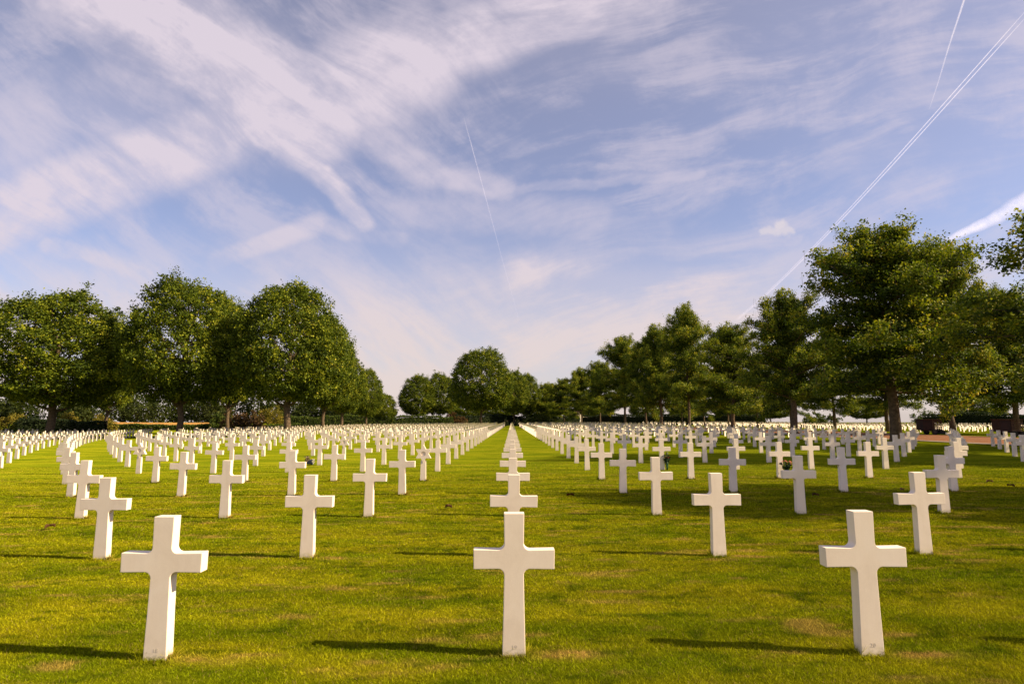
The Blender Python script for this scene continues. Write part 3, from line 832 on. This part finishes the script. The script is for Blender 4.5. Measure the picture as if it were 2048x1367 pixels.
hedge(px2x(1850, 140), 140, px2x(2150, 118), 118, 2.9, 2.6, MYEW, 'clipped hedge behind the far crosses at the right edge', 5)
# distant woodland behind the left trees
MWOODL = leaf_material("wood_leaves", [(0.0, (0.014, 0.024, 0.006)), (1.0, (0.06, 0.075, 0.012))])
def wood():
    g = np.random.default_rng(77); Ps = []
    for i in range(46):
        x = -330 + i * 5.6 + g.normal(0, 2); y = 345 + g.normal(0, 10); r = g.uniform(6, 10); h = g.uniform(11, 19)
        n = 900
        D = g.normal(size=(n, 3)); D /= np.linalg.norm(D, axis=1)[:, None]
        Ps.append(np.array((x, y, h * .5 - 1)) + D * g.uniform(.7, 1, (n, 1)) * (r, r, h * .5))
    P = np.concatenate(Ps); V, Fq = leaf_quads(P, 1.1, 0.3, 5)
    tt = np.repeat(np.clip(np.random.default_rng(3).normal(.4, .2, len(P)), 0, 1), 4)
    return mesh_np("woodland", V, Fq, MWOODL, {'tint': tt})
link("woodland", wood(), kind='stuff', label='far green wood beyond the fields on the left', category='wood')

# ------------------------------------------------------------------ path, wheat field
def sheet(name, left, right, y0, y1, step, dz, mat, kind='structure', nx=6, zfun=None):
    yy = np.arange(y0, y1 + step, step); V = []; Fq = []
    for y in yy:
        a, b = left(y), right(y)
        for i in range(nx + 1):
            x = a + (b - a) * i / nx; V.append((x, y, g1(x, y) + dz))
    for j in range(len(yy) - 1):
        for i in range(nx):
            k = j * (nx + 1) + i; Fq.append((k, k + 1, k + nx + 2, k + nx + 1))
    return link(name, mesh_np(name, V, Fq, mat, smooth=True), kind=kind)
MGRAVEL = simple("gravel", (0.19, 0.085, 0.04), 0.9, 0.25, 2.0, 0.8, 0.1)
MKERB = simple("kerb_stone", (0.22, 0.18, 0.14), 0.85, 0.2, 4.0, 0.4, 0.2)
sheet("path", lambda y: (PATH_X + 1.6) * shrink(y), lambda y: 52.5 * shrink(y), -20, 200, 2.0, 0.03, MGRAVEL)
sheet("path_margin", lambda y: PATH_X * shrink(y), lambda y: (PATH_X + 1.6) * shrink(y), -20, 200, 2.0, 0.045, MKERB, nx=2)
MWHEAT = simple("wheat", (0.42, 0.22, 0.05), 0.9, 0.25, 0.05, 0.5, 0.1)
V = [(-165, 225, -0.15), (-95, 225, -0.15), (-150, 330, 0.75), (-235, 330, 0.75)]
g_ = np.linspace(0, 1, 30); VW = []; FW = []
for a in g_:
    for b in g_:
        p0 = np.array(V[0]) * (1 - b) + np.array(V[1]) * b; p1 = np.array(V[3]) * (1 - b) + np.array(V[2]) * b
        q = p0 * (1 - a) + p1 * a; VW.append((q[0], q[1], q[2] - 0.55 + 0.25 * math.sin(a * 9 + b * 4) * a))
for a in range(29):
    for b in range(29):
        k = a * 30 + b; FW.append((k, k + 1, k + 31, k + 30))
link("wheat_field", mesh_np("wheat_field", VW, FW, MWHEAT), kind='structure')

# ------------------------------------------------------------------ bmesh helpers for small things
def bbox(bm, x0, x1, y0, y1, z0, z1):
    r = bmesh.ops.create_cube(bm, size=1)
    for v_ in r['verts']:
        v_.co = Vector(((x0 + x1) / 2 + v_.co.x * (x1 - x0), (y0 + y1) / 2 + v_.co.y * (y1 - y0), (z0 + z1) / 2 + v_.co.z * (z1 - z0)))
def bm_obj(name, bm, mat, parent=None, bevel=0.0, smooth=False, **kw):
    if bevel:
        bmesh.ops.bevel(bm, geom=bm.edges[:], offset=bevel, segments=2, affect='EDGES')
    bmesh.ops.recalc_face_normals(bm, faces=bm.faces)
    me = bpy.data.meshes.new(name); bm.to_mesh(me); bm.free(); me.materials.append(mat)
    if smooth:
        for p_ in me.polygons: p_.use_smooth = True
    return link(name, me, parent=parent, **kw)

# ------------------------------------------------------------------ wooden trailers on the path
MWOOD = simple("dark_stained_wood", (0.022, 0.008, 0.006), 0.7, 0.35, 3, 0.3)
MWOOD2 = simple("weathered_slats", (0.07, 0.035, 0.016), 0.75, 0.35, 5, 0.3)
MIRON = simple("black_iron", (0.018, 0.014, 0.014), 0.6, 0.3, 5, 0.1, 0.3)
MTYRE = simple("tyre_rubber", (0.015, 0.014, 0.014), 0.85, 0.2, 5)
def trailer(x, y, rz, lab):
    root = link("wooden_trailer", None, loc=(x, y, g1(x, y) + 0.03), rz=rz, label=lab, category='trailer', group='dark wooden trailers on the path')
    bm = bmesh.new(); bbox(bm, -0.95, 0.95, -0.7, 0.7, 0.50, 0.60)
    bbox(bm, -0.90, -0.02, -0.66, -0.62, 0.60, 1.62); bbox(bm, -0.95, -0.90, -0.7, 0.7, 0.6, 1.62)
    bbox(bm, -0.90, 0.90, 0.62, 0.66, 0.60, 1.62)
    bm_obj("box_body", bm, MWOOD, root)
    bm = bmesh.new()
    for i in range(6):
        z = 0.64 + i * 0.165; bbox(bm, 0.02, 0.90, -0.675, -0.635, z, z + 0.11)
    for xx in (0.0, 0.45, 0.9): bbox(bm, xx, xx + 0.06, -0.70, -0.676, 0.6, 1.62)
    bm_obj("slatted_side", bm, MWOOD2, root)
    bm = bmesh.new(); bbox(bm, -1.02, 1.02, -0.78, 0.78, 1.62, 1.70); bm_obj("lid", bm, MWOOD2, root, bevel=0.012)
    for s in (-1, 1):
        bm = bmesh.new()
        bmesh.ops.create_cone(bm, cap_ends=True, segments=24, radius1=0.30, radius2=0.30, depth=0.16, matrix=Matrix.Translation((0.1, 0.84 * s, 0.30)) @ Matrix.Rotation(R(90), 4, 'X'))
        w = bm_obj("wheel", bm, MTYRE, root, bevel=0.02)
        bm = bmesh.new()
        bmesh.ops.create_cone(bm, cap_ends=True, segments=18, radius1=0.14, radius2=0.14, depth=0.17, matrix=Matrix.Translation((0.1, 0.84 * s, 0.30)) @ Matrix.Rotation(R(90), 4, 'X'))
        bm_obj("hub", bm, MIRON, w)
    bm = bmesh.new()
    bbox(bm, -0.85, 1.0, -0.10, 0.10, 0.38, 0.497); bbox(bm, 1.0, 1.95, -0.05, 0.05, 0.36, 0.44); bbox(bm, 0.05, 0.15, -0.75, 0.75, 0.27, 0.33)
    bm_obj("chassis", bm, MIRON, root)
    bm = bmesh.new()
    bm2 = [(1.0, 0.60), (1.75, 0.14), (1.75, 0.10), (0.75, 0.10), (0.75, 0.36)]
    for yy in (-0.5,):
        a = [bm.verts.new((px_, yy, z)) for px_, z in bm2]; b = [bm.verts.new((px_, -yy, z)) for px_, z in bm2]
        bm.faces.new(a); bm.faces.new(b[::-1])
        for i in range(5): bm.faces.new((a[i], a[(i + 1) % 5], b[(i + 1) % 5], b[i]))
    bm_obj("drawbar_guard", bm, MIRON, root)
trailer(px2x(1857, 66), 66, R(-8), 'dark wooden trailer on the brown path, just right of the largest oak trunk')
trailer(px2x(2013, 58), 58, R(-12), 'dark wooden slatted trailer on the brown path, near the right edge')

# ------------------------------------------------------------------ small brick house far away
MBRICK, t = material("brick")
tb = t.n('ShaderNodeTexBrick', ins={'Color1': (0.50, 0.20, 0.09, 1), 'Color2': (0.42, 0.16, 0.08, 1), 'Mortar': (0.45, 0.38, 0.30, 1), 'Scale': 4.0})
t.put(tb, 'Vector', t.n('ShaderNodeTexCoord').outputs['Object'])
pb = t.n('ShaderNodeBsdfPrincipled', ins={'Base Color': tb.outputs[0], 'Roughness': 0.85}); t.n('ShaderNodeOutputMaterial', ins={0: pb.outputs[0]})
MROOF = simple("roof_tiles", (0.16, 0.06, 0.035), 0.8, 0.3, 3, 0.4)
MWHITE = simple("painted_render", (0.78, 0.76, 0.74), 0.7, 0.08, 1)
MGLASS = simple("window_glass", (0.05, 0.06, 0.08), 0.15, 0.2, 1, 0, 0.6)
def house(x, y, w, d, hw, hr, mat, lab, rz=0.0):
    root = link("house", None, loc=(x, y, g1(x, y)), rz=rz, label=lab, category='house')
    bm = bmesh.new()
    prof = [(-w / 2, 0), (w / 2, 0), (w / 2, hw), (0, hw + hr), (-w / 2, hw)]
    a = [bm.verts.new((p_, -d / 2, z)) for p_, z in prof]; b = [bm.verts.new((p_, d / 2, z)) for p_, z in prof]
    bm.faces.new(a); bm.faces.new(b[::-1])
    for i in range(5): bm.faces.new((a[i], a[(i + 1) % 5], b[(i + 1) % 5], b[i]))
    bm_obj("wall", bm, mat, root)
    bm = bmesh.new()
    for s in (-1, 1):
        pr = [(s * (w / 2 + .4), hw - .35 * hr / (w / 2) + .05), (0, hw + hr + .06), (0, hw + hr + .26), (s * (w / 2 + .4), hw - .35 * hr / (w / 2) + .25)]
        a = [bm.verts.new((p_, -d / 2 - .35, z)) for p_, z in pr]; b = [bm.verts.new((p_, d / 2 + .35, z)) for p_, z in pr]
        bm.faces.new(a); bm.faces.new(b[::-1])
        for i in range(4): bm.faces.new((a[i], a[(i + 1) % 4], b[(i + 1) % 4], b[i]))
    rf = bm_obj("roof", bm, MROOF, root)
    bm = bmesh.new(); bbox(bm, w * .2, w * .2 + .6, -.3, .3, hw + hr * .4, hw + hr + .9); bm_obj("chimney", bm, mat, rf)
    for s in (-1, 1):
        bm = bmesh.new(); bbox(bm, s * w * .25 - .6, s * w * .25 + .6, -d / 2 - .06, -d / 2 - .002, 1.0, 2.3)
        f_ = bm_obj("window", bm, MWHITE, root)
        bm = bmesh.new(); bbox(bm, s * w * .25 - .5, s * w * .25 + .5, -d / 2 - .075, -d / 2 - .062, 1.1, 2.2); bm_obj("pane", bm, MGLASS, f_)
    bm = bmesh.new(); bbox(bm, -.5, .5, -d / 2 - .05, -d / 2 - .003, 0.0, 2.1); bm_obj("door", bm, MROOF, root)
house(px2x(1154, 232), 232, 6, 8, 3.2, 2.2, MBRICK, 'small orange brick house glimpsed between the far oak trunks', R(25))

# ------------------------------------------------------------------ flowers and the small flag
MVASE = simple("green_vase", (0.008, 0.07, 0.035), 0.4, 0.3, 20, 0, 0.5)
MDVASE = simple("dark_vase", (0.006, 0.028, 0.024), 0.4, 0.3, 20, 0, 0.5)
MSTEM = simple("stem_green", (0.02, 0.045, 0.012), 0.6, 0.3, 20)
MRED = simple("red_petals", (0.50, 0.075, 0.045), 0.6, 0.3, 30)
MPINK = simple("pink_petals", (0.80, 0.34, 0.25), 0.6, 0.2, 30)
MWPET = simple("white_petals", (0.78, 0.77, 0.68), 0.6, 0.1, 30)
MBLUE = simple("blue_wrap", (0.035, 0.045, 0.10), 0.4, 0.3, 20, 0, 0.5)
MBROWNF = simple("dried_flowers", (0.16, 0.12, 0.07), 0.8, 0.3, 20)
def rose(bm, c, r, g):
    """a bloom: petals in three whorls round a bud"""
    for wv, (n, tilt, k) in enumerate(((3, 1.25, 0.45), (5, 0.85, 0.8), (6, 0.35, 1.0))):
        for i in range(n):
            a = 2 * math.pi * i / n + wv * 0.5 + g.uniform(-.15, .15)
            d = Vector((math.cos(a) * math.cos(tilt), math.sin(a) * math.cos(tilt), math.sin(tilt)))
            s = Vector((-math.sin(a), math.cos(a), 0)); L = r * k
            b0 = Vector(c); p1 = b0 + d * L * .6 + s * L * .42; p2 = b0 + d * L + s * L * .18 + Vector((0, 0, -.1 * r * wv)); p3 = b0 + d * L - s * L * .18 + Vector((0, 0, -.1 * r * wv)); p4 = b0 + d * L * .6 - s * L * .42
            bm.faces.new([bm.verts.new(q) for q in (b0, p1, p2, p3, p4)])
def vase_of_flowers(x, y, vr, vh, vmat, blooms, lab):
    g = random.Random(int(x * 100))
    root = link("flower_vase", None, loc=(x, y, g1(x, y)), label=lab, category='flower vase')
    bm = bmesh.new()
    prof = [(0.0, 0.0), (vr * .62, 0.0), (vr * .7, vh * .4), (vr, vh * .95), (vr * 1.08, vh), (vr * .9, vh), (vr * .6, vh * .5)]
    K = 20; rings = [[bm.verts.new((p_ * math.cos(2 * math.pi * k / K), p_ * math.sin(2 * math.pi * k / K), z)) for k in range(K)] for p_, z in prof[1:]]
    bm.faces.new(rings[0][::-1])
    for A, B in zip(rings[:-1], rings[1:]):
        for k in range(K): bm.faces.new((A[k], A[(k + 1) % K], B[(k + 1) % K], B[k]))
    bm_obj("vase", bm, vmat, root, smooth=True)
    st = []; lv = []
    for bx, by, bz, r, m in blooms:
        st.append(tube([(0, 0, vh * .5), (bx * .4, by * .4, vh + (bz - vh) * .4), (bx, by, bz)], [.005, .004, .004], 5))
        for q in range(5):
            t = .3 + .14 * q; lv.append((bx * t + g.uniform(-.05, .05), by * t + g.uniform(-.04, .04), vh * .7 + (bz - vh * .7) * t))
    v_, f_ = join(st); lvv, lff = leaf_quads(np.array(lv * 3) + np.random.default_rng(2).normal(0, .022, (len(lv) * 3, 3)), 0.07, .4, 4)
    v_, f_ = join([(v_, f_), (lvv, lff)])
    link("stem", mesh_np("stem", v_, f_, MSTEM), parent=root)
    for bx, by, bz, r, m in blooms:
        bm = bmesh.new(); rose(bm, (bx, by, bz), r, g); rose(bm, (bx, by, bz + r * .25), r * .7, g)
        bm_obj("bloom", bm, m, root)
x_, y_ = cell(6, 2)
vase_of_flowers(x_ + 0.155, y_ - 0.05, 0.05, 0.31, MVASE, [(-.05, -.02, .44, .055, MRED), (.04, -.03, .42, .055, MRED), (0, .03, .49, .05, MRED), (-.02, -.01, .57, .03, MBROWNF), (.0, .0, .62, .022, MBROWNF), (.07, .02, .47, .035, MBROWNF), (-.07, .03, .46, .03, MBROWNF)],
                'red flowers in a green vase at the right side of a cross')
x_, y_ = cell(5, 3)
vase_of_flowers(x_ + 0.13, y_ - 0.12, 0.055, 0.26, MDVASE, [(-.10, 0, .50, .05, MPINK), (-.04, -.03, .52, .05, MPINK), (.02, .02, .48, .045, MPINK), (.09, -.02, .50, .05, MPINK), (.14, .02, .48, .045, MPINK), (.12, -.03, .44, .035, MPINK), (-.13, .02, .47, .035, MPINK)],
                'pink roses in a dark vase beside a cross behind the shaded cross')
x_, y_ = cell(7, -3)
root = link("bouquet", None, loc=(x_ - 0.38, y_ - 0.08, g1(x_, y_)), label='white bouquet in dark blue wrapping lying on the grass beside a cross', category='bouquet')
bm = bmesh.new(); g = random.Random(3); K = 16
rings = [[bm.verts.new((-.16 + .30 * t + .02 * g.uniform(-1, 1), (.03 + .12 * t) * math.cos(2 * math.pi * k / K) * (1 + .15 * (k % 2)), .09 + .05 * t + (.03 + .11 * t) * math.sin(2 * math.pi * k / K) * .9)) for k in range(K)] for t in (0, .35, .7, 1)]
for A, B in zip(rings[:-1], rings[1:]):
    for k in range(K): bm.faces.new((A[k], A[(k + 1) % K], B[(k + 1) % K], B[k]))
bm_obj("wrapping", bm, MBLUE, root)
for i in range(9):
    a = i * 2.4; rr = .04 + .035 * (i % 3); bm = bmesh.new()
    rose(bm, (.15 + .03 * g.random(), rr * math.cos(a) * 1.3, .17 + rr * math.sin(a)), .055, g); bm_obj("bloom", bm, MWPET, root)
P = np.random.default_rng(8).normal(0, 1, (160, 3)) * (.05, .08, .07) + (-.08, .02, .22)
lv, lf = leaf_quads(P, .05, .3, 9); link("dried_sprays", mesh_np("dried_sprays", lv, lf, MBROWNF), parent=root)
x_, y_ = cell(9, -7)
root = link("small_flag", None, loc=(x_ - 0.17, y_ - 0.16, g1(x_, y_)), label='small red and white flag on a thin stick in front of a cross', category='flag')
tv, tf = tube([(0.03, 0, -0.03), (0, 0, .28), (-.015, 0, .56)], [.007, .006, .005], 8); link("stick", mesh_np("stick", tv, tf, MWOOD2), parent=root)
for i, mt in enumerate((MRED, MPINK, MRED, MWPET)):
    V_ = []; F_ = []
    for j in range(7):
        for kk, th in ((0, 0), (1, 0), (1, .003), (0, .003)):
            xx = -.004 + .012 * j; V_.append((xx, .012 * math.sin(j * 1.1) + th, .24 + i * .055 + .055 * kk - .003 * j))
    for j in range(6):
        for q in range(4): F_.append((j * 4 + q, j * 4 + (q + 1) % 4, j * 4 + 4 + (q + 1) % 4, j * 4 + 4 + q))
    link("flag_stripe", mesh_np("flag_stripe", V_, F_, mt), parent=root)

# ------------------------------------------------------------------ fallen leaves on the turf
MFALL = simple("dry_leaf", (0.16, 0.075, 0.03), 0.7, 0.4, 20)
def leaf_mesh():
    bm = bmesh.new(); n = 9; C = []
    for i in range(n):
        t = i / (n - 1); w = .028 * math.sin(math.pi * t) * (1.25 if i % 2 else .7) + .002
        C.append([bm.verts.new((-.06 + .12 * t, s * w, .028 * abs(s) ** 2 * (1 + .3 * math.sin(i)) + .02 * math.sin(t * 3))) for s in (-1, -.5, 0, .5, 1)])
    for A, B in zip(C[:-1], C[1:]):
        for k in range(4): bm.faces.new((A[k], A[k + 1], B[k + 1], B[k]))
    bmesh.ops.solidify(bm, geom=bm.faces[:], thickness=.0015)
    me = bpy.data.meshes.new("fallen_leaf"); bm.to_mesh(me); bm.free(); me.materials.append(MFALL); return me
LM = leaf_mesh()
LV_ = [(13.0, 16.6, 'curled brown leaf on sunlit grass near the right edge, farther of two'), (12.75, 15.6, 'curled brown leaf on sunlit grass near the right edge, nearer of two'),
       (9.45, 14.8, 'brown leaf on the grass left of the crosses in tree shade'), (-1.28, 12.4, 'brown leaf on the lane left of the central line'),
       (-7.8, 10.4, 'dark leaf on the open grass near the left edge'), (1.35, 14.1, 'small dark leaf right of the central line'),
       (6.9, 13.9, 'small brown leaf before the fourth-row crosses on the right')]
for i, (x, y, lab) in enumerate(LV_):
    o = link("fallen_leaf", LM, loc=(x, y, g1(x, y) + 0.028), rz=i * 1.9, label=lab, category='leaf', group='fallen leaves on the lawn')
    o.scale = (1.5, 1.5, 1.5)

# ------------------------------------------------------------------ vapour trails high up
def trail_material(name, dens, wisp):
    m, t = material(name)
    o = t.n('ShaderNodeTexCoord').outputs['Object']
    lw = t.n('ShaderNodeLayerWeight', ins={0: 0.5}).outputs['Facing']
    core = t.mr(lw, 0.05, 0.98, 1.0, 0.0)
    nz = t.mr(t.noise(o, wisp, 5, 0.65)[0], 0.25, 0.65, 0.55, 1.0)
    fade = t.n('ShaderNodeAttribute', attribute_name='dens').outputs['Fac']
    al = t.m('MULTIPLY', t.m('MULTIPLY', core, nz), t.m('MULTIPLY', fade, dens))
    d = t.n('ShaderNodeBsdfDiffuse', ins={'Color': (0.42, 0.43, 0.54, 1)})
    tl = t.n('ShaderNodeBsdfTranslucent', ins={'Color': (0.42, 0.43, 0.54, 1)})
    a = t.n('ShaderNodeAddShader', ins={0: d.outputs[0], 1: tl.outputs[0]})
    tr = t.n('ShaderNodeBsdfTransparent')
    mx = t.n('ShaderNodeMixShader', ins={0: al, 1: tr.outputs[0], 2: a.outputs[0]})
    t.n('ShaderNodeOutputMaterial', ins={0: mx.outputs[0]})
    return m
MTR = trail_material("vapour", 0.54, 0.02); MTRW = trail_material("spread_vapour", 0.4, 0.012)
def trail(a, b, alt, w0, w1, lab, mat, d0=1.0, d1=1.0, bow=0.0):
    def at(uv): Y = alt / uv[1]; return np.array((uv[0] * Y, Y, alt))
    A, B = at(a), at(b); N = 60; pts = []; rad = []; de = []
    side = np.cross(B - A, (0, 0, 1)); side /= np.linalg.norm(side)
    for i in range(N):
        t = i / (N - 1); w = w0 + (w1 - w0) * t
        pts.append(A + (B - A) * t + side * (bow * math.sin(math.pi * t) + w * 0.25 * math.sin(t * 11)))
        dist = np.linalg.norm(pts[-1]); rad.append(w * (1 + .05 * math.sin(i * 0.7)))
        de += [(d0 + (d1 - d0) * t) * min(1, i / 3, (N - 1 - i) / 3)] * 10
    V_, F_ = tube(pts, rad, 10)
    link("vapour_trail", mesh_np("vapour_trail", V_, F_, mat, {'dens': np.array(de)}, smooth=True), label=lab, category='vapour trail', group='vapour trails in the sky')
trail((0.84, 0.80), (0.742, 0.545), 3000, 9, 5, 'short white vapour trail dropping from the top edge near the upper right corner', MTR, 1, .3)
trail((0.96, 0.764), (0.379, 0.166), 3000, 3.2, 24, 'upper strand of the long double vapour trail from the upper right corner', MTR, .9, 1, 160)
trail((0.96, 0.752), (0.379, 0.164), 3040, 3.2, 24, 'lower strand of the long double vapour trail from the upper right corner', MTR, .9, 1, 160)
trail((-0.088, 0.54), (0.012, 0.165), 3000, 6, 16, 'thin straight vapour trail in the middle of the sky', MTR, .9, .9)
trail((0.745, 0.302), (0.97, 0.41), 2500, 45, 150, 'broad feathery old vapour trail above the oaks at the right edge', MTRW, .9, .8)
